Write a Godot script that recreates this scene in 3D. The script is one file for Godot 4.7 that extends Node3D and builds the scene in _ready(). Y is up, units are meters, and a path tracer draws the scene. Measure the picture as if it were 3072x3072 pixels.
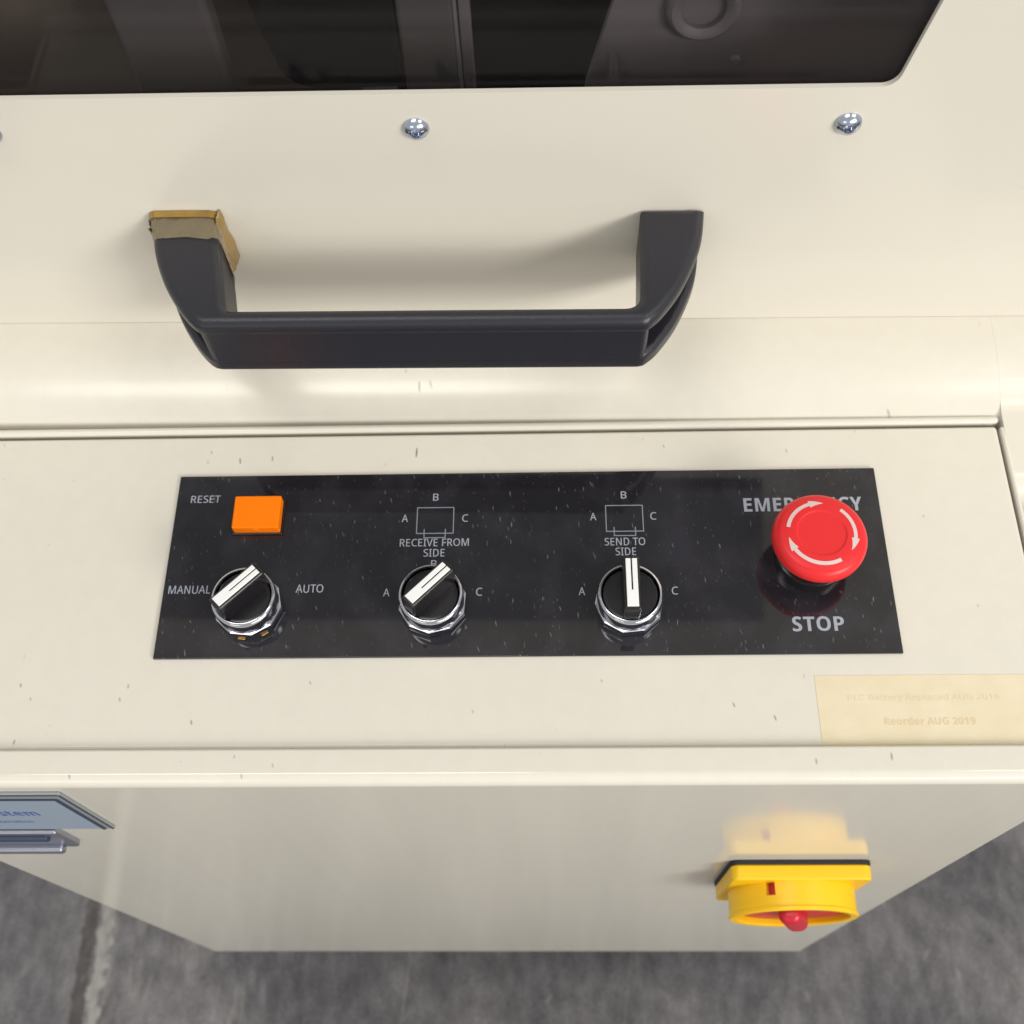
extends Node3D
# Close-up of a cream sheet-metal machine: control shelf, hood lid with pull handle, front panel. Shapes are given in millimetres
# (x right, y up, z towards the viewer, y = 0 on the control shelf) and scaled to metres when a mesh is made.

const MM := 0.001
const FLOOR_Y := -760.0
var mats := {}
var taken := {}
var rng := RandomNumberGenerator.new()
var hood := Transform3D(Basis(Vector3.UP, deg_to_rad(-0.65)), Vector3(0, 0, -156.2))   # the lid and ledge are a touch out of square with the shelf
var along_x := Transform3D(Basis(Vector3(0, 0, 1), Vector3(1, 0, 0), Vector3(0, 1, 0)), Vector3.ZERO)   # (z, y) outline swept along x
var along_z := Transform3D(Basis(Vector3(1, 0, 0), Vector3(0, 0, 1), Vector3(0, 1, 0)), Vector3.ZERO)   # (x, y) outline swept along z

func _ready() -> void:
	rng.seed = 20417
	# ---- camera
	var cam := Camera3D.new(); cam.name = "camera"; add_child(cam)
	var lens := CameraAttributesPhysical.new()
	lens.frustum_focal_length = 26.7
	lens.frustum_focus_distance = 0.425
	lens.frustum_near = 0.02
	lens.frustum_far = 40.0
	lens.exposure_aperture = 10.5
	cam.attributes = lens
	cam.fov = 48.40
	cam.near = 0.02; cam.far = 40.0
	cam.position = Vector3(9.37, 425.44, 152.77) * MM
	cam.rotation = Vector3(-1.0984, 0.0668, -0.0712)
	cam.current = true
	# ---- surroundings: an evenly lit hall
	var we := WorldEnvironment.new(); we.name = "surroundings"
	var env := Environment.new()
	env.background_mode = Environment.BG_COLOR
	env.background_color = lin(0.57, 0.57, 0.575)
	env.tonemap_mode = Environment.TONE_MAPPER_LINEAR
	env.tonemap_exposure = 0.99
	env.sdfgi_enabled = true; env.ssao_enabled = true; env.ssil_enabled = true
	we.environment = env; add_child(we)
	# ---- ceiling tubes of the hall
	tube(Vector3(-0.70, 2.6, 0.10), Vector2(1.3, 0.45), 1.65)
	tube(Vector3(1.75, 2.6, 0.16), Vector2(1.3, 0.4), 1.25)
	tube(Vector3(2.3, 1.6, 4.0), Vector2(2.4, 1.2), 5.5, true)
	tube(Vector3(1.75, 1.1, 1.6), Vector2(0.9, 0.5), 3.9, true)
	tube(Vector3(-2.2, 1.6, 4.0), Vector2(2.0, 1.0), 1.4, true)
	make_materials()
	make_floor()
	make_machine()

func tube(at: Vector3, size: Vector2, energy: float, aimed := false) -> void:
	var l := AreaLight3D.new(); l.name = "ceiling_tube_light"
	l.area_size = size; l.light_energy = energy; l.light_color = Color(1.0, 0.985, 0.955)
	l.area_range = 12.0; l.shadow_enabled = true
	l.position = at; l.rotation = Vector3(-PI / 2, 0, 0)
	if aimed: l.basis = Basis.looking_at(-at)
	add_child(l, true)

# ------------------------------------------------------------------ helpers
func lin(r: float, g: float, b: float, a := 1.0) -> Color:
	var c := Color(r, g, b).linear_to_srgb(); c.a = a
	return c

func oriented(t: PackedVector3Array) -> PackedVector3Array:   # clockwise seen from outside
	var v := 0.0
	for i in range(0, t.size(), 3): v += t[i].dot(t[i + 1].cross(t[i + 2]))
	if v > 0.0:
		for i in range(0, t.size(), 3):
			var k := t[i + 1]; t[i + 1] = t[i + 2]; t[i + 2] = k
	return t

func quad(t: PackedVector3Array, a: Vector3, b: Vector3, c: Vector3, d: Vector3) -> void:
	t.append(a); t.append(b); t.append(c); t.append(a); t.append(c); t.append(d)

func moved(t: PackedVector3Array, xf: Transform3D) -> PackedVector3Array:
	var o := PackedVector3Array()
	for p in t: o.append(xf * p)
	return o

func rbox(centre: Vector3, size: Vector3, r: float, n := 3) -> PackedVector3Array:
	var t := PackedVector3Array()
	var h := size * 0.5
	r = minf(r, minf(h.x, minf(h.y, h.z)) * 0.999)
	var inner := h - Vector3.ONE * r
	var lines: Array = []
	for ax in 3:
		var l: Array = []
		for i in range(n, -1, -1): l.append(-inner[ax] - r * tan(PI / 4 * i / n))
		for i in range(0, n + 1): l.append(inner[ax] + r * tan(PI / 4 * i / n))
		lines.append(l)
	for ax in 3:
		var u := (ax + 1) % 3
		var w := (ax + 2) % 3
		for s in [-1.0, 1.0]:
			for i in lines[u].size() - 1:
				for j in lines[w].size() - 1:
					var c: Array = []
					for k in [[i, j], [i + 1, j], [i + 1, j + 1], [i, j + 1]]:
						var p := Vector3.ZERO
						p[ax] = s * h[ax]; p[u] = lines[u][k[0]]; p[w] = lines[w][k[1]]
						var q := Vector3(clampf(p.x, -inner.x, inner.x), clampf(p.y, -inner.y, inner.y), clampf(p.z, -inner.z, inner.z))
						c.append(centre + q + (p - q).normalized() * r)
					if s > 0: quad(t, c[0], c[1], c[2], c[3])
					else: quad(t, c[3], c[2], c[1], c[0])
	return oriented(t)

func inset(poly: PackedVector2Array, by: float) -> PackedVector2Array:
	var o := PackedVector2Array()
	var n := poly.size()
	var area := 0.0
	for i in n: area += poly[i].cross(poly[(i + 1) % n])
	var s := 1.0 if area > 0 else -1.0
	for i in n:
		var a := (poly[i] - poly[(i + n - 1) % n]).normalized()
		var b := (poly[(i + 1) % n] - poly[i]).normalized()
		var na := Vector2(-a.y, a.x) * s
		var nb := Vector2(-b.y, b.x) * s
		var m := (na + nb).normalized()
		o.append(poly[i] + m * by / maxf(0.45, m.dot(na)))
	return o

# a prism over a 2-D outline: local (x, height, y), rounded by bevel at its two ends
func prism(poly: PackedVector2Array, h0: float, h1: float, bevel := 0.0, xf := Transform3D(), steps := 3) -> PackedVector3Array:
	var rings: Array = []
	var n := poly.size()
	if bevel <= 0.0:
		rings = [[poly, h0], [poly, h1]]
	else:
		for i in steps + 1:
			var a := PI / 2 * i / steps
			rings.append([inset(poly, bevel * (1.0 - sin(a))), h0 + bevel * (1.0 - cos(a))])
		for i in steps + 1:
			var a := PI / 2 * (steps - i) / steps
			rings.append([inset(poly, bevel * (1.0 - sin(a))), h1 - bevel * (1.0 - cos(a))])
	var t := PackedVector3Array()
	for k in rings.size() - 1:
		var a: PackedVector2Array = rings[k][0]
		var b: PackedVector2Array = rings[k + 1][0]
		var ha: float = rings[k][1]
		var hb: float = rings[k + 1][1]
		for i in n:
			var j := (i + 1) % n
			quad(t, Vector3(a[i].x, ha, a[i].y), Vector3(a[j].x, ha, a[j].y), Vector3(b[j].x, hb, b[j].y), Vector3(b[i].x, hb, b[i].y))
	var area := 0.0
	for i in n: area += poly[i].cross(poly[(i + 1) % n])
	for e in [0, rings.size() - 1]:
		var a: PackedVector2Array = rings[e][0]
		var ix := Geometry2D.triangulate_polygon(a)
		for i in range(0, ix.size(), 3):
			var p := a[ix[i]]; var q := a[ix[i + 1]]; var r := a[ix[i + 2]]
			# walls run along the outline, so the first cap follows the outline backwards
			var turn := (q - p).cross(r - p) * area
			if (turn > 0) == (e == 0):
				var k := q; q = r; r = k
			var h: float = rings[e][1]
			t.append(Vector3(p.x, h, p.y)); t.append(Vector3(q.x, h, q.y)); t.append(Vector3(r.x, h, r.y))
	return oriented(moved(t, xf))

# turned round the y axis; the outline is a list of (radius, height), closed by touching the axis or by returning to its start
func lathe(o: PackedVector2Array, segs := 48, xf := Transform3D()) -> PackedVector3Array:
	var t := PackedVector3Array()
	for k in o.size() - 1:
		for i in segs:
			var a := TAU * i / segs
			var b := TAU * (i + 1) / segs
			var p := o[k]; var q := o[k + 1]
			var pa := Vector3(p.x * cos(a), p.y, p.x * sin(a)); var pb := Vector3(p.x * cos(b), p.y, p.x * sin(b))
			var qa := Vector3(q.x * cos(a), q.y, q.x * sin(a)); var qb := Vector3(q.x * cos(b), q.y, q.x * sin(b))
			if p.x > 1e-4: t.append(pa); t.append(pb); t.append(qb)
			if q.x > 1e-4: t.append(pa); t.append(qb); t.append(qa)
			if p.x <= 1e-4 and q.x > 1e-4: pass
	return oriented(moved(t, xf))

func sector(r0: float, r1: float, h0: float, h1: float, a0: float, a1: float, segs: int, xf := Transform3D()) -> PackedVector3Array:
	var poly := PackedVector2Array()
	for i in segs + 1:
		var a := lerpf(a0, a1, float(i) / segs)
		poly.append(Vector2(cos(a), sin(a)) * r1)
	for i in segs + 1:
		var a := lerpf(a1, a0, float(i) / segs)
		poly.append(Vector2(cos(a), sin(a)) * r0)
	return prism(poly, h0, h1, 0.0, xf)

func v2(a: Array) -> PackedVector2Array:
	var o := PackedVector2Array()
	for i in range(0, a.size(), 2): o.append(Vector2(a[i], a[i + 1]))
	return o

func arc(c: Vector2, r: float, a0: float, a1: float, n: int) -> PackedVector2Array:
	var o := PackedVector2Array()
	for i in n + 1:
		var a := deg_to_rad(lerpf(a0, a1, float(i) / n))
		o.append(c + Vector2(cos(a), sin(a)) * r)
	return o

func smooth(p: PackedVector2Array, k := 4) -> PackedVector2Array:   # through the same points, rounded
	var o := PackedVector2Array()
	for i in p.size() - 1:
		var a := p[maxi(i - 1, 0)]; var d := p[mini(i + 2, p.size() - 1)]
		for j in k: o.append(p[i].cubic_interpolate(p[i + 1], a, d, float(j) / k))
	o.append(p[p.size() - 1])
	return o

func circle(c: Vector2, r: float, n: int, turn := 0.0) -> PackedVector2Array:
	var o := PackedVector2Array()
	for i in n: o.append(c + Vector2(cos(turn + TAU * i / n), sin(turn + TAU * i / n)) * r)
	return o

# triangles in mm -> mesh in m with normals smoothed below the crease angle
func mesh_of(t: PackedVector3Array, crease := 40.0, uv := []) -> ArrayMesh:
	var nf := t.size() / 3
	var fn := PackedVector3Array(); fn.resize(nf)
	var at := {}
	for f in nf:
		var a := t[f * 3]; var b := t[f * 3 + 1]; var c := t[f * 3 + 2]
		fn[f] = (c - a).cross(b - a)
		for k in 3:
			var key := Vector3i((t[f * 3 + k] * 500.0).round())
			if not at.has(key): at[key] = PackedInt32Array()
			at[key].append(f)
	var lim := cos(deg_to_rad(crease))
	var nn := PackedVector3Array(); nn.resize(t.size())
	var uvs := PackedVector2Array(); uvs.resize(t.size())
	var pos := PackedVector3Array(); pos.resize(t.size())
	for f in nf:
		var own := fn[f].normalized()
		for k in 3:
			var i := f * 3 + k
			var s := Vector3.ZERO
			for g in at[Vector3i((t[i] * 500.0).round())]:
				if fn[g].normalized().dot(own) >= lim: s += fn[g]
			nn[i] = s.normalized() if s.length() > 1e-12 else own
			pos[i] = t[i] * MM
			if uv.size() == 4: uvs[i] = Vector2((t[i].x - uv[0]) / uv[2], (t[i].z - uv[1]) / uv[3])
	var arr := []; arr.resize(Mesh.ARRAY_MAX)
	arr[Mesh.ARRAY_VERTEX] = pos; arr[Mesh.ARRAY_NORMAL] = nn; arr[Mesh.ARRAY_TEX_UV] = uvs
	var m := ArrayMesh.new(); m.add_surface_from_arrays(Mesh.PRIMITIVE_TRIANGLES, arr)
	return m

func numbered(called: String) -> String:
	taken[called] = taken.get(called, -1) + 1
	return called if taken[called] == 0 else "%s_%03d" % [called, taken[called]]

func thing(called: String, base: Vector3, label := "", category := "", kind := "") -> Node3D:
	var o := Node3D.new(); o.name = numbered(called); add_child(o)
	o.position = base * MM
	if label: o.set_meta("label", label)
	if category: o.set_meta("category", category)
	if kind: o.set_meta("kind", kind)
	return o

# a part: mesh given in the coordinates of origin "at" (mm, in the scene), child of parent
func part(called: String, t: PackedVector3Array, mat: String, parent: Node3D, at := Vector3.ZERO, crease := 40.0, uv := [], label := "") -> MeshInstance3D:
	var o := MeshInstance3D.new(); o.name = called
	o.mesh = mesh_of(t, crease, uv); o.material_override = null
	o.mesh.surface_set_material(0, mats[mat])
	parent.add_child(o, true)
	o.position = at * MM - place(parent)
	if label: o.set_meta("label", label)
	return o

func place(n: Node3D) -> Vector3:   # where a thing or part stands in the scene
	var p := Vector3.ZERO
	var k: Node = n
	while k is Node3D and k != self:
		p += (k as Node3D).position; k = k.get_parent()
	return p

# flat print: letters fitted to a width and a cap height, lying on a surface given by a basis (x along the line, y up the letter)
func lettering(text: String, left: Vector3, width: float, height: float, b: Basis, mat: String, parent: Node3D, bold := false) -> void:
	var tm := TextMesh.new()
	var f := SystemFont.new(); f.font_names = PackedStringArray(["Droid Sans"])
	if bold: f.font_weight = 700
	tm.font = f; tm.text = text; tm.font_size = 64; tm.pixel_size = 0.01; tm.depth = 0.01
	tm.curve_step = 1.0
	tm.material = mats[mat]
	var box := tm.get_aabb()
	var o := MeshInstance3D.new(); o.name = "lettering"; o.mesh = tm
	parent.add_child(o, true)
	var s := Vector3(width * MM / box.size.x, height * MM / box.size.y, 0.006)
	o.basis = b.scaled_local(s)
	o.position = left * MM - place(parent) - o.basis * Vector3(box.position.x, box.position.y, 0)

# ------------------------------------------------------------------ materials
func std(called: String, albedo: Color, rough: float, metal := 0.0) -> StandardMaterial3D:
	var m := StandardMaterial3D.new()
	m.resource_name = called; m.albedo_color = albedo; m.roughness = rough; m.metallic = metal
	mats[called] = m
	return m

func noise_normal(freq: float, strength: float, seed_: int, size := 512) -> NoiseTexture2D:
	var n := FastNoiseLite.new(); n.seed = seed_; n.frequency = freq; n.fractal_octaves = 3
	var t := NoiseTexture2D.new(); t.width = size; t.height = size; t.seamless = true; t.noise = n
	t.as_normal_map = true; t.bump_strength = strength
	return t

func stroke(im: Image, x: float, y: float, length: float, turn: float, wide: float, c: Color, a: float) -> void:
	var d := Vector2(sin(turn), cos(turn))
	var k := int(ceil(length * 0.5 + wide + 1))
	for j in range(-k, k + 1):
		for i in range(-k, k + 1):
			var px := int(x) + i; var py := int(y) + j
			if px < 0 or py < 0 or px >= im.get_width() or py >= im.get_height(): continue
			var q := Vector2(px + 0.5 - x, py + 0.5 - y)
			var t := clampf(q.dot(d), -length * 0.5, length * 0.5)
			var w := clampf(1.0 - ((q - d * t).length() - wide * 0.5), 0.0, 1.0) * a * (1.0 - 0.5 * absf(t) / maxf(length * 0.5, 0.01))
			if w > 0.0: im.set_pixel(px, py, im.get_pixel(px, py).lerp(c, w))

const CREAM := Color(0.862, 0.843, 0.796)

func cream_picture(x0: float, z0: float, w: float, d: float, per: float, marks: Array, loose: int) -> ImageTexture:
	var im := Image.create(int(w * per), int(d * per), false, Image.FORMAT_RGB8)
	var n := FastNoiseLite.new(); n.seed = 7; n.frequency = 0.02; n.fractal_octaves = 4
	for y in im.get_height():
		for x in im.get_width():
			var k := 1.0 + 0.009 * n.get_noise_2d(x / per * 4.0, y / per * 4.0)
			im.set_pixel(x, y, Color(CREAM.r * k, CREAM.g * k, CREAM.b * (k - 0.003)))
	for i in range(0, marks.size(), 4):
		stroke(im, (marks[i] - x0) * per, (marks[i + 1] - z0) * per, marks[i + 2] * per, rng.randf_range(-0.1, 0.35), 0.42 * per, Color(0.34, 0.32, 0.28), marks[i + 3] * 0.85)
	for i in loose:
		stroke(im, rng.randf() * w * per, rng.randf() * d * per, rng.randf_range(0.2, 1.6) * per, rng.randf_range(-0.5, 0.6), 0.22 * per, Color(0.42, 0.39, 0.34), rng.randf_range(0.06, 0.3))
	return ImageTexture.create_from_image(im)

func paint(called: String) -> StandardMaterial3D:
	var m := std(called, CREAM, 0.2)
	m.normal_enabled = true; m.normal_texture = mats_peel; m.normal_scale = 0.05
	m.uv1_triplanar = true; m.uv1_world_triplanar = true; m.uv1_scale = Vector3.ONE * 22.0
	return m

var mats_peel: NoiseTexture2D

func make_materials() -> void:
	mats_peel = noise_normal(0.035, 2.0, 3)
	paint("cream_paint")
	var fp := paint("cream_front"); fp.roughness = 0.15
	var cov := std("cream_cover", Color.WHITE, 0.2)
	cov.albedo_texture = cream_picture(-262, -104, 466, 140, 4.0, [
		-46.5, -93.5, 4.2, 0.9, -123, -90.5, 2.5, 0.7, -109, -91.5, 2.0, 0.6, -136, -95, 1.2, 0.45, -137, -90, 0.9, 0.35,
		-199, 10.2, 1.2, 0.6, -194, 15.8, 1.0, 0.4, -156, 10.9, 1.3, 0.5, -158.5, 16.2, 1.2, 0.5, -129, 25.6, 1.6, 0.6, -197, 33, 1.5, 0.6,
		80.3, 20, 1.5, 0.55, 95.5, 25.2, 1.7, 0.6, -84, 10, 1.0, 0.4, 60, -95, 1.2, 0.4, 112, -92, 1.4, 0.4, 165, -60, 0.9, 0.35, 180, -20, 0.8, 0.3, 30, 10, 0.8, 0.35, -20, 22, 0.9, 0.35], 40)
	cov.texture_repeat = false
	var led := std("cream_ledge", Color.WHITE, 0.21)
	led.albedo_texture = cream_picture(-430, -170, 770, 110, 2.0, [-46, -124, 4.0, 0.5, -41, -125, 3.0, 0.35, 158, -110, 2.6, 0.45, -52, -131, 1.0, 0.3], 16)
	led.texture_repeat = false
	var fr := std("cream_strip", Color.WHITE, 0.12)
	fr.albedo_texture = cream_picture(-280, 20, 500, 40, 4.0, [-172, 47, 1.3, 0.5, -110, 39.8, 1.0, 0.35, -95, 43.2, 1.2, 0.35, -106.5, 47.2, 1.4, 0.4, 108.5, 42.6, 1.8, 0.5, 136.5, 41, 2.4, 0.6], 6)
	fr.texture_repeat = false
	for m in [cov, led, fr]:
		m.clearcoat_enabled = false
	# black control plate: glossy, dusty
	var im := Image.create(1770, 495, false, Image.FORMAT_RGB8)
	var hz := FastNoiseLite.new(); hz.seed = 61; hz.frequency = 0.006; hz.fractal_octaves = 4
	for y in 495:   # a thin uneven film of dust
		for x in 1770:
			var k := 0.125 + 0.07 * clampf(hz.get_noise_2d(x, y * 0.8) + 0.1, 0.0, 0.5) + 0.02 * clampf(x / 900.0 - 1.0, 0.0, 1.0)
			im.set_pixel(x, y, Color(k, k * 0.97, k * 1.10))
	for i in 1600:
		var big := rng.randf() < 0.16
		var a := rng.randf_range(0.4, 0.9) if big else rng.randf_range(0.08, 0.36)
		stroke(im, rng.randf() * 1770, rng.randf() * 495, rng.randf_range(1.0, 15.0) if big else rng.randf_range(0.5, 9.0), rng.randf_range(-0.15, 0.4), rng.randf_range(0.2, 0.7), Color(0.72, 0.71, 0.67), a)
	for s in [[-131.5, -71.5, 22], [-127, -55.5, 16], [-135, -2.6, 14]]:
		stroke(im, (s[0] + 147.5) * 6, (s[1] + 82.5) * 6, s[2], 0.2, 1.6, Color(0.66, 0.66, 0.64), 0.55)
	var bp := std("black_plate", Color.WHITE, 0.06)
	bp.albedo_texture = ImageTexture.create_from_image(im); bp.texture_repeat = false
	std("print_white", Color(0.63, 0.655, 0.70), 0.5)
	std("print_line", Color(0.55, 0.575, 0.62), 0.5)
	# handle plastic
	var pl := std("black_plastic", lin(0.017, 0.017, 0.025), 0.36)
	pl.normal_enabled = true; pl.normal_texture = noise_normal(0.09, 5.0, 11); pl.normal_scale = 0.22
	pl.uv1_triplanar = true; pl.uv1_scale = Vector3.ONE * 30.0
	std("black_gloss", lin(0.012, 0.011, 0.013), 0.22)
	std("black_rubber", lin(0.012, 0.012, 0.012), 0.6)
	var ch := std("chrome", Color(0.78, 0.785, 0.82), 0.14, 1.0); ch.metallic_specular = 0.5
	std("zinc", Color(0.74, 0.77, 0.83), 0.2, 1.0)
	std("latch_metal", Color(0.66, 0.67, 0.72), 0.33, 0.85)
	std("brass", Color(0.62, 0.50, 0.30), 0.25, 1.0)
	std("lever_white", lin(0.86, 0.87, 0.86), 0.35)
	var og := std("orange_lens", lin(0.98, 0.205, 0.003), 0.45); og.metallic_specular = 0.2
	var rd := std("red_cap", lin(0.74, 0.024, 0.028), 0.36); rd.metallic_specular = 0.4
	std("red_dark", lin(0.55, 0.012, 0.030), 0.35)
	std("arrow_white", lin(0.66, 0.54, 0.52), 0.45)
	std("yellow_plastic", lin(0.90, 0.55, 0.006), 0.35)
	std("plate_blue", lin(0.30, 0.37, 0.46), 0.4)
	std("plate_line", lin(0.035, 0.05, 0.09), 0.4)
	std("plate_grey", lin(0.27, 0.29, 0.29), 0.4)
	std("print_blue", lin(0.07, 0.13, 0.32), 0.5)
	std("inner_dark", lin(0.03, 0.028, 0.027), 0.6)
	std("inner_slate", lin(0.29, 0.25, 0.272), 0.55)
	std("inner_brown", lin(0.25, 0.205, 0.175), 0.6)
	std("inner_grey", lin(0.17, 0.15, 0.155), 0.5)
	std("ring_grey", lin(0.27, 0.235, 0.25), 0.5)
	std("rail_grey", lin(0.30, 0.28, 0.29), 0.5)
	std("soot_black", lin(0.006, 0.006, 0.007), 0.7)
	var pane := std("smoked_acrylic", Color(0.10, 0.09, 0.095, 0.27), 0.04)
	pane.metallic_specular = 0.22
	pane.transparency = BaseMaterial3D.TRANSPARENCY_ALPHA
	# paper label
	var pi := Image.create(640, 200, false, Image.FORMAT_RGB8)
	var pn := FastNoiseLite.new(); pn.seed = 5; pn.frequency = 0.008; pn.fractal_octaves = 5
	for y in 200:
		for x in 640:
			var k := pn.get_noise_2d(x, y * 1.4)
			pi.set_pixel(x, y, Color(0.878 + 0.018 * k, 0.828 + 0.022 * k, 0.708 + 0.036 * k))
	var pp := std("tan_paper", Color.WHITE, 0.55); pp.albedo_texture = ImageTexture.create_from_image(pi); pp.texture_repeat = false
	std("faded_ink", Color(0.845, 0.772, 0.625), 0.6)
	std("faint_ink", Color(0.865, 0.805, 0.672), 0.6)
	var tp := std("amber_tape", lin(0.46, 0.36, 0.19, 0.34), 0.2)
	tp.transparency = BaseMaterial3D.TRANSPARENCY_ALPHA
	tp.normal_enabled = true; tp.normal_texture = noise_normal(0.012, 8.0, 21); tp.normal_scale = 0.8
	tp.uv1_triplanar = true; tp.uv1_scale = Vector3.ONE * 14.0
	tp.clearcoat_enabled = true; tp.clearcoat = 1.0; tp.clearcoat_roughness = 0.12
	var ramp := Gradient.new(); ramp.set_color(0, lin(0.19, 0.105, 0.010)); ramp.set_color(1, lin(0.37, 0.215, 0.020))
	var an := NoiseTexture2D.new(); an.width = 256; an.height = 256; an.seamless = true; an.color_ramp = ramp
	var afn := FastNoiseLite.new(); afn.seed = 77; afn.frequency = 0.03; an.noise = afn
	var tf := std("amber_flap", Color.WHITE, 0.16); tf.albedo_texture = an; tf.uv1_triplanar = true; tf.uv1_scale = Vector3(9, 4, 9)
	tf.backlight_enabled = true; tf.backlight = Color(0.3, 0.24, 0.1)
	tf.clearcoat_enabled = true; tf.clearcoat = 1.0; tf.clearcoat_roughness = 0.1
	# floor
	var fi := Image.create(1024, 1024, false, Image.FORMAT_RGB8)
	var n1 := FastNoiseLite.new(); n1.seed = 31; n1.frequency = 0.006; n1.fractal_octaves = 5
	var n2 := FastNoiseLite.new(); n2.seed = 32; n2.frequency = 0.05; n2.fractal_octaves = 4
	for y in 1024:
		for x in 1024:
			var a := n1.get_noise_2d(x * 1.5, y)
			var b := n2.get_noise_2d(x * 1.3, y * 0.75)
			var k := 0.37 + 0.12 * a + 0.075 * b + 0.05 * n2.get_noise_2d(x * 6.0, y * 4.5)
			k += 0.055 * clampf(1.0 - x / 430.0, 0.0, 1.0) * clampf(x / 40.0, 0.0, 1.0)
			fi.set_pixel(x, y, Color(k + 0.003 + 0.006 * a, k - 0.005, k + 0.002 - 0.008 * a))
	var n3 := FastNoiseLite.new(); n3.seed = 33; n3.frequency = 0.09; n3.fractal_octaves = 3
	for y in 1024:   # an old joint: dark seam and, right of it, pale worn filler with patchy edges
		for x in range(112, 168):
			var e := 1.6 * n3.get_noise_1d(y * 1.3)
			var p := n3.get_noise_2d(x * 1.5, y * 0.7)
			var seam := clampf(6.6 - absf(x + e - 133.5) + 1.5 * p, 0.0, 2.0) * 0.5
			var pale := clampf(7.0 - absf(x + e * 1.6 - 145.5) + 4.0 * p, 0.0, 3.0) / 3.0
			var c := fi.get_pixel(x, y)
			c = c.lerp(Color(0.265, 0.25, 0.24), (0.62 + 0.3 * p) * seam)
			fi.set_pixel(x, y, c.lerp(Color(0.66, 0.645, 0.62), pale * (0.72 + 0.3 * p)))
	for i in 520:
		var lite := rng.randf() < 0.66
		stroke(fi, rng.randf() * 1024, rng.randf() * 1024, rng.randf_range(1.0, 9.0), rng.randf_range(-0.6, 0.6), rng.randf_range(0.5, 3.0), Color(0.60, 0.59, 0.57) if lite else Color(0.22, 0.215, 0.225), rng.randf_range(0.12, 0.5))
	for i in 40:
		stroke(fi, rng.randf() * 1024, rng.randf() * 1024, rng.randf_range(40.0, 160.0), rng.randf_range(-0.25, 0.25), 0.7, Color(0.64, 0.63, 0.61), rng.randf_range(0.1, 0.34))
	for i in 620:   # scuffs beside the joint
		var u := 150.0 + 130.0 * pow(rng.randf(), 1.6)
		stroke(fi, u, rng.randf() * 1024, rng.randf_range(3.0, 26.0), rng.randf_range(-0.2, 0.2), rng.randf_range(1.0, 5.0), Color(0.62, 0.61, 0.59), rng.randf_range(0.1, 0.34))
	for i in 26:
		stroke(fi, rng.randf() * 1024, rng.randf() * 1024, rng.randf_range(5.0, 18.0), rng.randf_range(-1.0, 1.0), rng.randf_range(6.0, 14.0), Color(0.24, 0.235, 0.25), rng.randf_range(0.15, 0.4))
	var fm := std("concrete", Color.WHITE, 0.75); fm.albedo_texture = ImageTexture.create_from_image(fi)

# ------------------------------------------------------------------ floor
func make_floor() -> void:
	var f := thing("floor", Vector3(0, FLOOR_Y, 0), "dark grey worn concrete floor with a pale filled joint", "", "structure")
	var t := PackedVector3Array()
	quad(t, Vector3(-6000, 0, -6000), Vector3(6000, 0, -6000), Vector3(6000, 0, 6000), Vector3(-6000, 0, 6000))
	part("slab", oriented_up(t), "concrete", f, Vector3(0, FLOOR_Y, 0), 40.0, [-620.0, -420.0, 1300.0, 1300.0])

func oriented_up(t: PackedVector3Array) -> PackedVector3Array:
	if (t[2] - t[0]).cross(t[1] - t[0]).y < 0.0:
		for i in range(0, t.size(), 3):
			var k := t[i + 1]; t[i + 1] = t[i + 2]; t[i + 2] = k
	return t

# ------------------------------------------------------------------ machine
func make_machine() -> void:
	var m := thing("machine_cabinet", Vector3(0, FLOOR_Y, 0), "cream painted machine cabinet with black control plate, black pull handle and smoked window", "machine")
	make_body(m)
	make_hood(m)
	make_handle(m)
	make_controls(m)
	make_main_switch(m)
	make_nameplate(m)
	make_label()

func make_body(m: Node3D) -> void:
	var top := [-280.0, 20.0, 500.0, 40.0]
	# front panel: strip under the shelf, rounded top edge, tall face
	var o := v2([36.6, -12])
	o.append_array(arc(Vector2(37.8, 1.3), 1.2, 180, 92, 4))
	o.append_array(arc(Vector2(45.6, -2.3), 4.8, 88, 0, 9))
	o.append_array(v2([50.4, -561]))
	o.append_array(arc(Vector2(48.4, -561), 2.0, 0, -90, 3))
	o.append_array(v2([36.6, -563, 36.6, -561, 47.5, -561, 47.5, -12]))
	part("front_panel", prism(o, -265.9, 208.6, 0.0, along_x), "cream_strip", m, Vector3.ZERO, 30.0, top)
	# shelf cover plate
	part("cover_plate", rbox(Vector3(-29.5, -2.5, -33.4), Vector3(465, 5, 139.2), 1.7, 4), "cream_cover", m, Vector3.ZERO, 40.0,
		[-262.0, -104.0, 466.0, 140.0])
	part("body_shell", rbox(Vector3(-30, -286, -191), Vector3(466, 552, 450), 1.0, 1), "cream_paint", m)
	for x in [205.1, -265.0]:
		part("side_panel", rbox(Vector3(x, -281, -29.5), Vector3(1.9, 563, 146), 0.9, 3), "cream_paint", m)
	part("rear_rim", rbox(Vector3(-29.5, -9.6, -106.4), Vector3(468, 20, 3.6), 1.7, 4), "cream_paint", m)
	part("base_plinth", rbox(Vector3(-30, (FLOOR_Y - 563) / 2, -200), Vector3(400, -563 - FLOOR_Y - 0.5, 330), 2.0, 1), "inner_dark", m)

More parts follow.
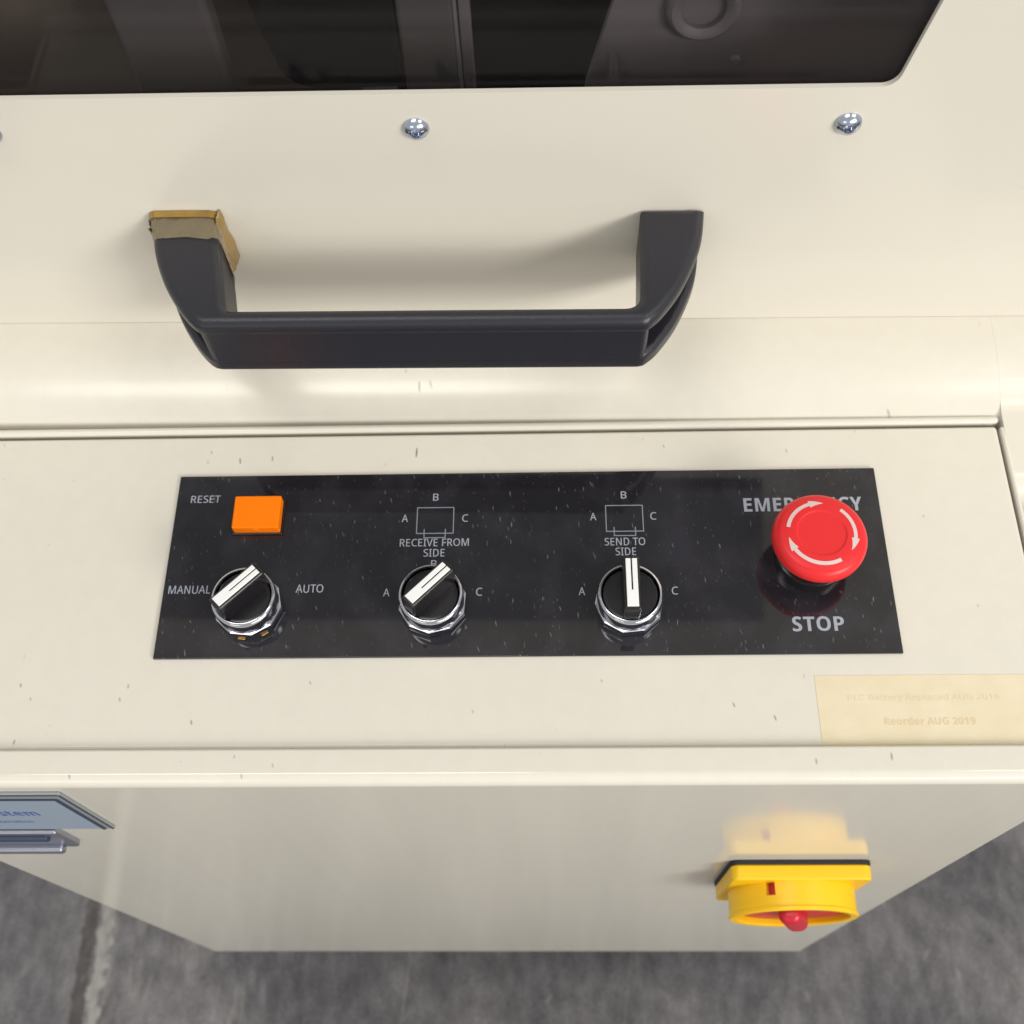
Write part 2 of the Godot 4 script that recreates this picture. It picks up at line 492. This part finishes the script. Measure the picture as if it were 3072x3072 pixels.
func ledge_outline(wing: bool) -> PackedVector2Array:
	# (z from the lid face, y): flat top, long gentle roll; the ledge ends in a tight front edge, the wing runs on past the shelf's end
	var o := v2([-14, 9.2])
	var start := 8.1
	var tilt := 24.0 if wing else 28.0
	o.append_array(arc(Vector2(start, 9.2 - 76.0), 76.0, 90, 90 - tilt, 12))
	var k := o[o.size() - 1]
	var front := 48.0
	var drop := -9.0
	var r := 8.0
	if wing:
		var a := deg_to_rad(tilt)
		o.append_array(arc(k + Vector2(sin(a), cos(a)) * 20.0, 20.0, 270 - tilt, 267, 6).slice(1))
		k = o[o.size() - 1]
		front = 84.0; drop = -32.0; r = 12.0
		k = Vector2(front - r, k.y - 0.05 * (front - r - k.x))
		tilt = 3.0
	var s := sin(deg_to_rad(tilt)); var c := cos(deg_to_rad(tilt))
	o.append_array(arc(k - Vector2(s, c) * r, r, 90 - tilt, 0, 10).slice(0 if wing else 1))
	front = o[o.size() - 1].x
	o.append_array(v2([front, drop, front - 3, drop, front - 6, drop + 3, -14, drop + 3]))
	return o

func make_hood(m: Node3D) -> void:
	var luv := [-430.0, -170.0, 770.0, 110.0]
	var hx := hood * along_x
	part("ledge", prism(ledge_outline(false), -430, 206.2, 0.0, hx), "cream_ledge", m, Vector3.ZERO, 30.0, luv)
	part("side_wing", prism(ledge_outline(true), 206.25, 340, 0.0, hx), "cream_ledge", m, Vector3.ZERO, 30.0, luv)
	# lid front with a window opening (x, y), swept along z by 2 mm
	var hole := PackedVector2Array()
	hole.append_array(arc(Vector2(125.6, 145.8), 6.0, -90, -10.5, 8))
	hole.append_array(arc(Vector2(158.0, 352.0), 8.0, -10.5, 90, 8))
	hole.append_array(arc(Vector2(-400.0, 352.0), 8.0, 90, 180, 6))
	hole.append_array(arc(Vector2(-402.0, 147.8), 8.0, 180, 270, 6))
	var outer := v2([-430, 9.45, 340, 9.45, 340, 440, -430, 440])
	var key := PackedVector2Array(outer)   # keyhole: the outline, then across to the opening and round it backwards
	key.append(outer[0])
	var start := 0
	for i in hole.size():
		if hole[i].distance_to(outer[0]) < hole[start].distance_to(outer[0]): start = i
	for i in hole.size() + 1: key.append(hole[(start - i + hole.size() * 2) % hole.size()])
	var hz := hood * along_z
	var ix := Geometry2D.triangulate_polygon(key)
	var t := PackedVector3Array()
	for i in range(0, ix.size(), 3):
		var p := key[ix[i]]; var q := key[ix[i + 1]]; var r := key[ix[i + 2]]
		if (q - p).cross(r - p) > 0:
			var k := q; q = r; r = k
		t.append(Vector3(p.x, 0, p.y)); t.append(Vector3(q.x, 0, q.y)); t.append(Vector3(r.x, 0, r.y))
		t.append(Vector3(p.x, -2, p.y)); t.append(Vector3(r.x, -2, r.y)); t.append(Vector3(q.x, -2, q.y))
	for loop in [[outer, 1], [hole, -1]]:
		var pl: PackedVector2Array = loop[0]
		for i in pl.size():
			var a := pl[i]; var b := pl[(i + 1) % pl.size()]
			quad(t, Vector3(a.x, 0, a.y), Vector3(b.x, 0, b.y), Vector3(b.x, -2, b.y), Vector3(a.x, -2, a.y))
			if loop[1] == -1:
				var n := t.size()
				for k in [n - 6, n - 3]:
					var s := t[k + 1]; t[k + 1] = t[k + 2]; t[k + 2] = s
	var lid := part("hood_lid", moved(t, hz), "cream_paint", m, Vector3.ZERO, 25.0)
	# zinc screws of the window frame
	var sc := lathe(v2([0, 1.0, 1.4, 1.2, 1.75, 2.9, 2.2, 3.0, 3.4, 2.55, 4.3, 1.6, 4.8, 0.4, 4.8, 0, 0, 0]), 28, Transform3D(Basis(Vector3.RIGHT, PI / 2), Vector3.ZERO))
	for s in [[-36.0, 124.0], [118.2, 123.6], [-192.4, 124.3]]:
		part("screw", sc, "zinc", lid, hood * Vector3(s[0], s[1], 0.02), 30.0)
	part("window_pane", rbox(Vector3.ZERO, Vector3(600, 230, 3), 0.4, 1), "smoked_acrylic", m, Vector3.ZERO, 30.0).transform = Transform3D(hood.basis, (hood * Vector3(-118, 250, -4.2)) * MM - place(m))
	# lid sides and what shows dimly behind the window
	part("hood_side", rbox(Vector3(338, 220, -380), Vector3(2, 430, 440), 0.8, 1), "cream_paint", m)
	part("hood_back", rbox(Vector3(-45, 220, -600), Vector3(766, 430, 2), 0.8, 1), "cream_paint", m)
	var slate := v2([23, 20, 27, 97, 36, 135, 62, 250, 330, 250, 330, 20])
	part("slate_plate", prism(slate, -210, -206, 0.6, along_z), "inner_slate", m)
	part("grommet_ring", lathe(v2([8.5, 0, 8.5, 2.5, 10.5, 4.0, 12.0, 4.2, 13.5, 3, 14, 0, 8.5, 0]), 36, Transform3D(Basis(Vector3.RIGHT, PI / 2), Vector3.ZERO)), "ring_grey", m, Vector3(69.6, 133, -205.9))
	part("rivet", lathe(v2([0, 2, 1.6, 1.6, 2.1, 0, 0, 0]), 16, Transform3D(Basis(Vector3.RIGHT, PI / 2), Vector3.ZERO)), "rail_grey", m, Vector3(84.8, 107.8, -205.9))
	part("drive_column", rbox(Vector3(-34, 135, -216), Vector3(22, 230, 20), 2.0, 2), "inner_grey", m)
	part("guide_rail", rbox(Vector3(-22.9, 135, -210), Vector3(1.3, 230, 8), 0.5, 1), "rail_grey", m)
	part("guide_rail", rbox(Vector3(-19.6, 135, -214), Vector3(4.2, 230, 8), 0.5, 1), "inner_slate", m)
	var belt := v2([-45.5, 97.5, -74, 97.5])
	belt.append_array(arc(Vector2(-80, 112), 14.5, 260, 195, 6))
	belt.append_array(v2([-97, 125, -102, 160, -110, 250, -45.5, 250]))
	part("belt_guard", prism(belt, -212, -206, 1.0, along_z), "soot_black", m)
	part("support_post", rbox(Vector3(-134, 135, -212), Vector3(38, 230, 12), 3.0, 2), "inner_grey", m)
	part("back_board", rbox(Vector3(-260, 130, -244), Vector3(380, 240, 4), 1.0, 1), "inner_brown", m)
	part("inner_deck", rbox(Vector3(-45, 12, -380), Vector3(766, 6, 430), 1.0, 1), "inner_dark", m)
	part("void_panel", rbox(Vector3(2, 130, -236), Vector3(110, 240, 3), 1.0, 1), "soot_black", m)

func make_handle(m: Node3D) -> void:
	# plan outline (x, distance from the lid); the legs are channels, open to the outside
	var left := smooth(v2([-145.5, 0, -144.2, 12, -141.3, 22.5, -136.3, 34.0, -130.1, 44.0, -125.4, 50.0, -122.2, 53.0]))
	var right := smooth(v2([49.8, 53.0, 54.2, 48.6, 61.5, 37.6, 67.6, 24.0, 70.9, 13.0, 72.6, 0]))
	var inner := v2([47.6, 0, 46.0, 40.5])
	inner.append_array(arc(Vector2(40.4, 41.0), 5.6, 0, 90, 6))
	inner.append_array(arc(Vector2(-108.6, 43.6), 3.0, 90, 180, 4))
	inner.append_array(v2([-112.4, 41.0, -121.0, 0]))
	var full := PackedVector2Array(left); full.append(Vector2(-120.4, 54.1)); full.append(Vector2(-118.0, 54.5)); full.append(Vector2(46.0, 54.5)); full.append(Vector2(48.2, 54.1)); full.append_array(right); full.append_array(inner)
	var web := smooth(v2([-134.0, 0, -133.4, 12, -131.0, 22, -126.5, 33, -123.0, 41, -121.6, 48, -121.4, 52.0]))
	web.append_array(v2([-120.2, 53.8, -118.0, 54.4, 46.0, 54.4, 48.0, 53.8]))
	web.append_array(smooth(v2([49.2, 52.0, 49.4, 47, 51, 40, 55, 31, 58.5, 21, 60.4, 11, 61, 0])))
	web.append_array(inner)
	var plan := hood * Transform3D(Basis(Vector3(1, 0, 0), Vector3(0, 1, 0), Vector3(0, 0, 1)), Vector3.ZERO)
	var t := prism(full, 71.8, 81.0, 3.9, plan, 6)
	t.append_array(prism(web, 57.0, 77.0, 0.0, plan))
	t.append_array(prism(full, 49.8, 58.5, 2.4, plan, 4))
	part("pull_handle", t, "black_plastic", m, Vector3.ZERO, 45.0, [], "black plastic pull handle bridging two channel legs on the cream lid")
	# old amber tape round the left foot: a thing stuck to the handle
	var tape := thing("adhesive_tape", hood * Vector3(-133, 50, 0), "yellowed amber tape wrapped round the left foot of the black pull handle", "tape")
	var n := FastNoiseLite.new(); n.seed = 4; n.frequency = 0.09
	var sleeve := PackedVector3Array()
	# rings round the leg at growing distance from the lid, four sides with rounded corners
	var rows := 9; var cols := 56
	var grid: Array = []
	for k in rows:
		var d := 0.6 + 12.6 * k / (rows - 1.0)
		var ring: Array = []
		var xl := -146.3 + 0.020 * d * d; var xr := -120.3 + 0.21 * d
		for i in cols:
			var a := TAU * i / cols
			var ex := signf(cos(a)) * pow(absf(cos(a)), 0.22); var ey := signf(sin(a)) * pow(absf(sin(a)), 0.22)
			var w := 0.45 * n.get_noise_2d(i * 14.0, k * 20.0) + (0.5 if k == 0 else 0.0)
			ring.append(Vector3((xl + xr) / 2 + ex * ((xr - xl) / 2 + 0.5 + w), 67.1 + ey * (14.7 + w), d + (1.1 * n.get_noise_1d(i * 20.0) if k == rows - 1 else 0.0)))
		grid.append(ring)
	for k in rows - 1:
		for i in cols:
			var j := (i + 1) % cols
			quad(sleeve, grid[k][i], grid[k + 1][i], grid[k + 1][j], grid[k][j])
	part("sleeve", moved(sleeve, hood), "amber_tape", tape, Vector3.ZERO, 50.0)
	# thick amber edges where the tape folds out against the lid
	var fold := PackedVector3Array()
	# inner flap: stands off at the lid, lies against the leg in front; outer flap; thin strip along the top
	fold.append_array(flap([Vector3(-118.6, 83.2, 0.4), Vector3(-117.2, 55.0, 0.4)], [Vector3(-119.6, 82.0, 5.0), Vector3(-118.4, 56.0, 11.5)], n, 0.0))
	fold.append_array(flap([Vector3(-148.4, 74.0, 0.4), Vector3(-148.6, 52.0, 0.4)], [Vector3(-146.4, 80.0, 7.0), Vector3(-145.9, 56.0, 10.0)], n, 50.0))
	for k in 2:   # doubled tape round the very foot
		for i in cols:
			var j := (i + 1) % cols
			var q: Array = []
			for w in [[i, k], [i, k + 1], [j, k + 1], [j, k]]:
				var p: Vector3 = grid[0][w[0]]
				var c := Vector3(-133.3, 67.1, 0)
				q.append(hood * (c + (p - c) * Vector3(1.0, 1.0, 0) * (1.03 - 0.012 * w[1]) + Vector3(0, 0, 0.3 + 1.5 * w[1])))
			quad(fold, q[0], q[1], q[2], q[3])
	part("folded_edge", fold, "amber_flap", tape, Vector3.ZERO, 40.0)

# a thin, slightly crumpled sheet between two edges (each a pair of points: x, y, distance from the lid)
func flap(e0: Array, e1: Array, n: FastNoiseLite, shift: float) -> PackedVector3Array:
	var g: Array = []
	for i in 13:
		var row: Array = []
		for j in 7:
			var u := i / 12.0; var v := j / 6.0
			var a: Vector3 = e0[0].lerp(e0[1], u); var b: Vector3 = e1[0].lerp(e1[1], u)
			row.append(a.lerp(b, v) + Vector3(0.9 * n.get_noise_2d(shift + i * 9.0, j * 9.0), 0.5 * n.get_noise_2d(i * 6.0, shift + j * 9.0), 0.9 * n.get_noise_2d(i * 8.0, 70.0 + shift) * v))
		g.append(row)
	var t := PackedVector3Array()
	var off := Vector3(0.5, 0, 0)
	for i in 12:
		for j in 6:
			quad(t, g[i][j], g[i + 1][j], g[i + 1][j + 1], g[i][j + 1])
			quad(t, g[i][j + 1] + off, g[i + 1][j + 1] + off, g[i + 1][j] + off, g[i][j] + off)
	for i in 12:
		quad(t, g[i + 1][0], g[i][0], g[i][0] + off, g[i + 1][0] + off)
		quad(t, g[i][6], g[i + 1][6], g[i + 1][6] + off, g[i][6] + off)
	for j in 6:
		quad(t, g[0][j], g[0][j + 1], g[0][j + 1] + off, g[0][j] + off)
		quad(t, g[12][j + 1], g[12][j], g[12][j] + off, g[12][j + 1] + off)
	return oriented(moved(t, hood))

func make_controls(m: Node3D) -> void:
	var flat := Basis(Vector3(1, 0, 0), Vector3(0, 0, -1), Vector3(0, 1, 0))
	var cp := part("control_plate", rbox(Vector3(0, 0.65, -41.25), Vector3(295, 1.1, 82.5), 0.3, 1), "black_plate", m, Vector3.ZERO, 40.0,
		[-147.5, -82.5, 295.0, 82.5], "glossy black control plate with white legends and dust")
	var y := 1.24
	for w in [["RESET", -141.5, -69.6, 12.6, 3.4], ["MANUAL", -145.3, -27.8, 17.2, 3.6], ["AUTO", -93.0, -27.8, 11.2, 3.6],
			["B", -38.4, -69.3, 2.3, 3.3], ["A", -51.2, -59.4, 2.6, 3.4], ["C", -25.9, -59.2, 2.5, 3.4], ["RECEIVE FROM", -51.5, -48.1, 28.6, 3.4], ["SIDE", -41.5, -43.4, 8.7, 3.4],
			["B", -38.2, -38.4, 2.3, 3.3], ["A", -57.2, -25.9, 2.6, 3.4], ["C", -19.5, -25.8, 2.5, 3.4],
			["B", 40.6, -69.3, 2.3, 3.3], ["A", 27.4, -59.2, 2.6, 3.4], ["C", 52.4, -59.2, 2.5, 3.4], ["SEND TO", 33.1, -47.6, 16.6, 3.4], ["SIDE", 37.4, -43.1, 8.4, 3.4],
			["B", 40.6, -38.2, 2.3, 3.3], ["A", 21.9, -25.6, 2.6, 3.4], ["C", 59.3, -25.5, 2.5, 3.4]]:
		lettering(w[0], Vector3(w[1], y, w[2]), w[3], w[4], flat, "print_white", cp)
	lettering("EMERGENCY", Vector3(91.4, y, -62.4), 48.8, 6.4, flat, "print_white", cp, true)
	lettering("STOP", Vector3(105.8, y, -9.3), 20.3, 6.3, flat, "print_white", cp, true)
	for x in [-44.8, 34.0]:   # plan of the station: a box with a tab at its near side
		var t := PackedVector3Array()
		for l in [[0, 0, 15.3, 0], [15.3, 0, 15.3, 12.0], [0, 0, 0, 12.0], [0, 12.0, 15.3, 12.0], [3.2, 10.2, 3.2, 14.0], [12.0, 10.2, 12.0, 14.0], [3.2, 14.0, 12.0, 14.0]]:
			var a := Vector2(minf(l[0], l[2]), minf(l[1], l[3])) - Vector2(0.17, 0.17)
			var b := Vector2(maxf(l[0], l[2]), maxf(l[1], l[3])) + Vector2(0.17, 0.17)
			var lift := 0.002 * t.size() / 108.0
			t.append_array(rbox(Vector3(x + (a.x + b.x) / 2, 1.22 + lift, -66.0 + (a.y + b.y) / 2), Vector3(b.x - a.x, 0.06, b.y - a.y), 0.01, 1))
		part("station_symbol", t, "print_line", cp)
	# lit-type reset button
	var rb := part("reset_button", rbox(Vector3(0, 4.4, 0), Vector3(19.5, 5.2, 15.0), 0.7, 4), "orange_lens", m, Vector3(-111.3, 0, -62.2), 40.0, [], "square orange reset button")
	part("button_bezel", rbox(Vector3(0, 1.6, 0), Vector3(21.2, 1.4, 16.6), 0.5, 3), "black_gloss", rb, Vector3(-111.3, 0, -62.2))
	part("index_notch", rbox(Vector3(0, 4.6, 7.4), Vector3(2.6, 2.6, 0.7), 0.3, 2), "orange_lens", rb, Vector3(-111.3, 0, -62.2))
	# three selector switches
	var at := Vector3(-110.8, 0, -21.2)
	var sw := selector(m, at)
	sw.set_meta("label", "selector switch between the words manual and auto, lever turned diagonally")
	var b2: MeshInstance3D = sw.duplicate(); b2.name = "selector_switch_001"; m.add_child(b2)
	b2.position = Vector3(-36.6, 0, -21.6) * MM - place(m)
	b2.set_meta("label", "selector switch under the words receive from side, lever turned diagonally")
	var b3: MeshInstance3D = sw.duplicate(); b3.name = "selector_switch_002"; m.add_child(b3)
	b3.position = Vector3(41.7, 0, -21.0) * MM - place(m)
	b3.set_meta("label", "selector switch under the words send to side, lever straight up")
	for b in [sw, b2]:
		for c in ["lever", "lever_insert"]: b.get_node(c).rotation.y = -PI / 4
	b2.get_node("nut").rotation.y = 0.35; b3.get_node("nut").rotation.y = 0.2
	for a in [98.0, 57.0]:
		part("locating_tab", moved(rbox(Vector3(0, 1.8, 13.1), Vector3(3.2, 1.0, 1.6), 0.3, 2), Transform3D(Basis(Vector3.UP, deg_to_rad(a - 90.0) * -1.0), Vector3.ZERO)), "brass", sw, at)
	make_stop(m)

func selector(m: Node3D, at: Vector3) -> MeshInstance3D:
	# body: round black turning disc in the chrome ring
	var sw := part("selector_switch", lathe(v2([0, 13.0, 9.2, 13.0, 10.6, 12.7, 11.2, 11.8, 11.2, 2, 0, 2]), 56), "black_gloss", m, at)
	part("bezel_ring", lathe(v2([11.3, 12.6, 11.35, 13.7, 11.6, 14.05, 12.1, 13.95, 12.6, 13.5, 12.9, 12.6, 12.9, 9.0, 12.6, 7.4, 12.8, 6.6, 12.8, 5, 11.3, 5, 11.3, 12.6]), 72), "chrome", sw, at, 35.0)
	part("nut", prism(circle(Vector2.ZERO, 13.9, 10, 0.1), 1.3, 6.6, 1.2, Transform3D(), 3), "chrome", sw, at, 20.0)
	part("lever", rbox(Vector3(0, 18.4, 0), Vector3(6.6, 12.2, 22.4), 1.0, 3), "black_gloss", sw, at)
	var o := v2([-2.2, -9.9, -0.3, -9.9, -0.3, 3.2, 0.3, 3.2, 0.3, -9.9, 2.2, -9.9, 2.2, 10.0, -2.2, 10.0])
	part("lever_insert", prism(o, 23.8, 25.0, 0.12, Transform3D(), 1), "lever_white", sw, at, 30.0)
	return sw

func cap_h(r: float) -> float:   # height of the mushroom's top over its radius
	if r < 9.2: return 24.6
	if r < 9.8: return 24.6 + (r - 9.2) / 0.6 * 0.35
	return 24.95 - 0.022 * pow(maxf(0.0, r - 9.8), 2.0)

func make_stop(m: Node3D) -> void:
	var at := Vector3(115.9, 0, -40.9)
	var o := v2([0, 24.6, 8.0, 24.6])
	for r in [9.2, 9.5, 9.8, 11.0, 12.5, 14.0, 15.2, 16.0]: o.append(Vector2(r, cap_h(r)))
	var e := cap_h(16.0)
	o.append_array(v2([16.9, e - 0.6, 17.7, e - 1.5, 18.25, e - 2.8, 18.45, e - 4.4, 18.3, e - 5.8, 17.8, e - 7.0, 16.9, e - 7.6, 15.0, e - 7.6, 12.0, 15.5, 0, 15.5]))
	var st := part("emergency_stop_button", lathe(o, 72), "red_cap", m, at, 22.0, [], "red mushroom emergency stop button with three white turning arrows")
	part("collar", lathe(v2([0, 15.6, 11.5, 15.6, 12.0, 8.0, 14.6, 7.0, 15.0, 6.2, 15.0, 1.1, 0, 1.1]), 48), "black_gloss", st, at)
	# arrows follow the top; angles in degrees seen from above, tail to tip clockwise
	for a in [[168.0, 82.0], [50.0, -35.0], [-62.0, -172.0]]:
		var t := PackedVector3Array()
		var top: Array = []
		var n := 16
		var head := 24.0
		for i in n + 1:
			var d: float = lerpf(a[0], a[1] + head, float(i) / n)
			top.append([d, 12.2, 13.65])
		for i in 5: top.append([a[1] + head - head * i / 4.0, lerpf(11.4, 12.85, i / 4.0), lerpf(14.5, 13.0, i / 4.0)])
		for lift in [0.12, -0.4]:
			for i in top.size() - 1:
				var q: Array = []
				for k in [[i, 1], [i, 2], [i + 1, 2], [i + 1, 1]]:
					var r: float = top[k[0]][k[1]]
					var w: float = deg_to_rad(top[k[0]][0])
					q.append(Vector3(cos(w) * r, cap_h(r) + lift, -sin(w) * r))
				if lift > 0: quad(t, q[0], q[1], q[2], q[3])
				else: quad(t, q[3], q[2], q[1], q[0])
		for side in [1, 2]:
			for i in top.size() - 1:
				var q: Array = []
				for k in [[i, 0.12], [i + 1, 0.12], [i + 1, -0.4], [i, -0.4]]:
					var r: float = top[k[0]][side]
					var w: float = deg_to_rad(top[k[0]][0])
					q.append(Vector3(cos(w) * r, cap_h(r) + k[1], -sin(w) * r))
				if side == 1: quad(t, q[0], q[1], q[2], q[3])
				else: quad(t, q[3], q[2], q[1], q[0])
		part("arrow", oriented(t), "arrow_white", st, at, 30.0)

func make_main_switch(m: Node3D) -> void:
	var c := Vector3(132.2, -188.7, 50.4)
	var front := Transform3D(Basis(Vector3(1, 0, 0), Vector3(0, 0, 1), Vector3(0, 1, 0)), Vector3.ZERO)   # (x, y) outline, height towards the viewer
	var sq := PackedVector2Array()
	for k in [[1, 1, 0], [-1, 1, 90], [-1, -1, 180], [1, -1, 270]]:
		sq.append_array(arc(Vector2(k[0], k[1]) * 29.7, 4.4, k[2], k[2] + 90, 4))
	var ms := part("main_switch", prism(sq, 2.2, 9.6, 1.0, front), "yellow_plastic", m, c, 30.0, [], "yellow square rotary isolator switch with recessed red handle")
	part("gasket", prism(inset(sq, -0.4), 0.05, 2.3, 0.4, front), "black_rubber", ms, c)
	# collar wall with a padlock slot at its upper left
	var slot := deg_to_rad(118.5); var half := deg_to_rad(4.2)
	var wall := sector(27.9, 31.8, 15.8, 22.0, 0.0, TAU * 0.9999, 64, front)
	wall.append_array(sector(27.9, 31.8, 9.2, 15.9, slot + half, slot - half + TAU, 62, front))
	part("lock_collar", wall, "yellow_plastic", ms, c)
	part("collar_lip", lathe(v2([28.2, 21.8, 28.2, 22.6, 28.6, 23.0, 31.8, 23.2, 32.3, 22.7, 32.3, 21.4, 31.6, 20.6, 28.2, 21.8]), 72, Transform3D(Basis(Vector3.RIGHT, PI / 2), Vector3.ZERO)), "yellow_plastic", ms, c)
	part("turn_knob", prism(circle(Vector2.ZERO, 27.5, 56), 9.0, 20.0, 1.2, front), "red_dark", ms, c)
	part("knob_grip", moved(rbox(Vector3.ZERO, Vector3(11.5, 36.0, 13.0), 4.6, 5), Transform3D(Basis(Vector3(0, 0, 1), 0.30), Vector3(-1.0, 6.0, 22.0))), "red_dark", ms, c)

func make_nameplate(m: Node3D) -> void:
	var up := Basis(Vector3(1, 0, 0), Vector3(0, 1, 0), Vector3(0, 0, 1))
	var np := part("nameplate", rbox(Vector3(-252, -38.1, 51.1), Vector3(147, 62.8, 1.4), 0.5, 2), "plate_grey", m, Vector3.ZERO, 40.0, [], "blue grey nameplate with dark border at the upper left of the front panel")
	part("plate_face", rbox(Vector3(-252, -41.0, 52.0), Vector3(138, 53.0, 0.5), 0.15, 1), "plate_blue", np)
	for b in [[Vector3(-182.6, -41, 52.1), Vector3(1.4, 55, 0.5)], [Vector3(-252, -13.9, 52.1), Vector3(138, 1.3, 0.5)], [Vector3(-179.0, -38, 51.9), Vector3(0.7, 61, 0.5)], [Vector3(-252, -7.3, 51.9), Vector3(145, 0.8, 0.5)]]:
		part("border_line", rbox(b[0], b[1], 0.1, 1), "plate_line", np)
	lettering("system", Vector3(-222.5, -43.5, 52.3), 23.5, 11.0, up, "print_blue", np, true)
	lettering("automation", Vector3(-227.0, -54.0, 52.3), 20.0, 4.5, up, "print_blue", np)
	# latch plate below it
	var lp := part("latch_plate", rbox(Vector3(-256, -85.5, 52.0), Vector3(102, 29.0, 3.4), 1.2, 3), "latch_metal", m, Vector3.ZERO, 40.0, [], "dull metal latch plate below the nameplate")
	part("latch_bar", rbox(Vector3(-258, -77.0, 54.4), Vector3(96, 5.0, 2.4), 1.0, 3), "plate_line", lp)
	part("latch_lip", rbox(Vector3(-259, -97.0, 55.0), Vector3(97, 6.0, 4.0), 1.6, 3), "latch_metal", lp)

func make_label() -> void:
	var l := thing("paper_label", Vector3(150, 0, 20), "yellowed paper label with faded print at the right end of the shelf's front edge", "label")
	# sheet that follows the shelf and bends over its front edge: (z, y) outline
	var lift := 0.12
	var o := PackedVector2Array()
	o.append_array(v2([8.6, 0.02, 8.6, lift, 34.6, lift]))
	o.append_array(arc(Vector2(34.6, -1.6), 1.6 + lift, 88, 30, 4))
	o.append_array(arc(Vector2(34.6, -1.6), 1.62, 30, 88, 4))
	part("sheet", prism(o, 112.2, 193.0, 0.0, along_x), "tan_paper", l, Vector3.ZERO, 30.0, [112.0, 8.0, 82.0, 28.0])
	var flat := Basis(Vector3(1, 0, 0), Vector3(0, 0, -1), Vector3(0, 1, 0))
	lettering("PLC Battery Replaced AUG 2016", Vector3(124.0, 0.16, 19.4), 57.4, 3.1, flat, "faint_ink", l)
	lettering("Reorder AUG 2019", Vector3(136.5, 0.16, 28.4), 34.2, 3.0, flat, "faded_ink", l, true)
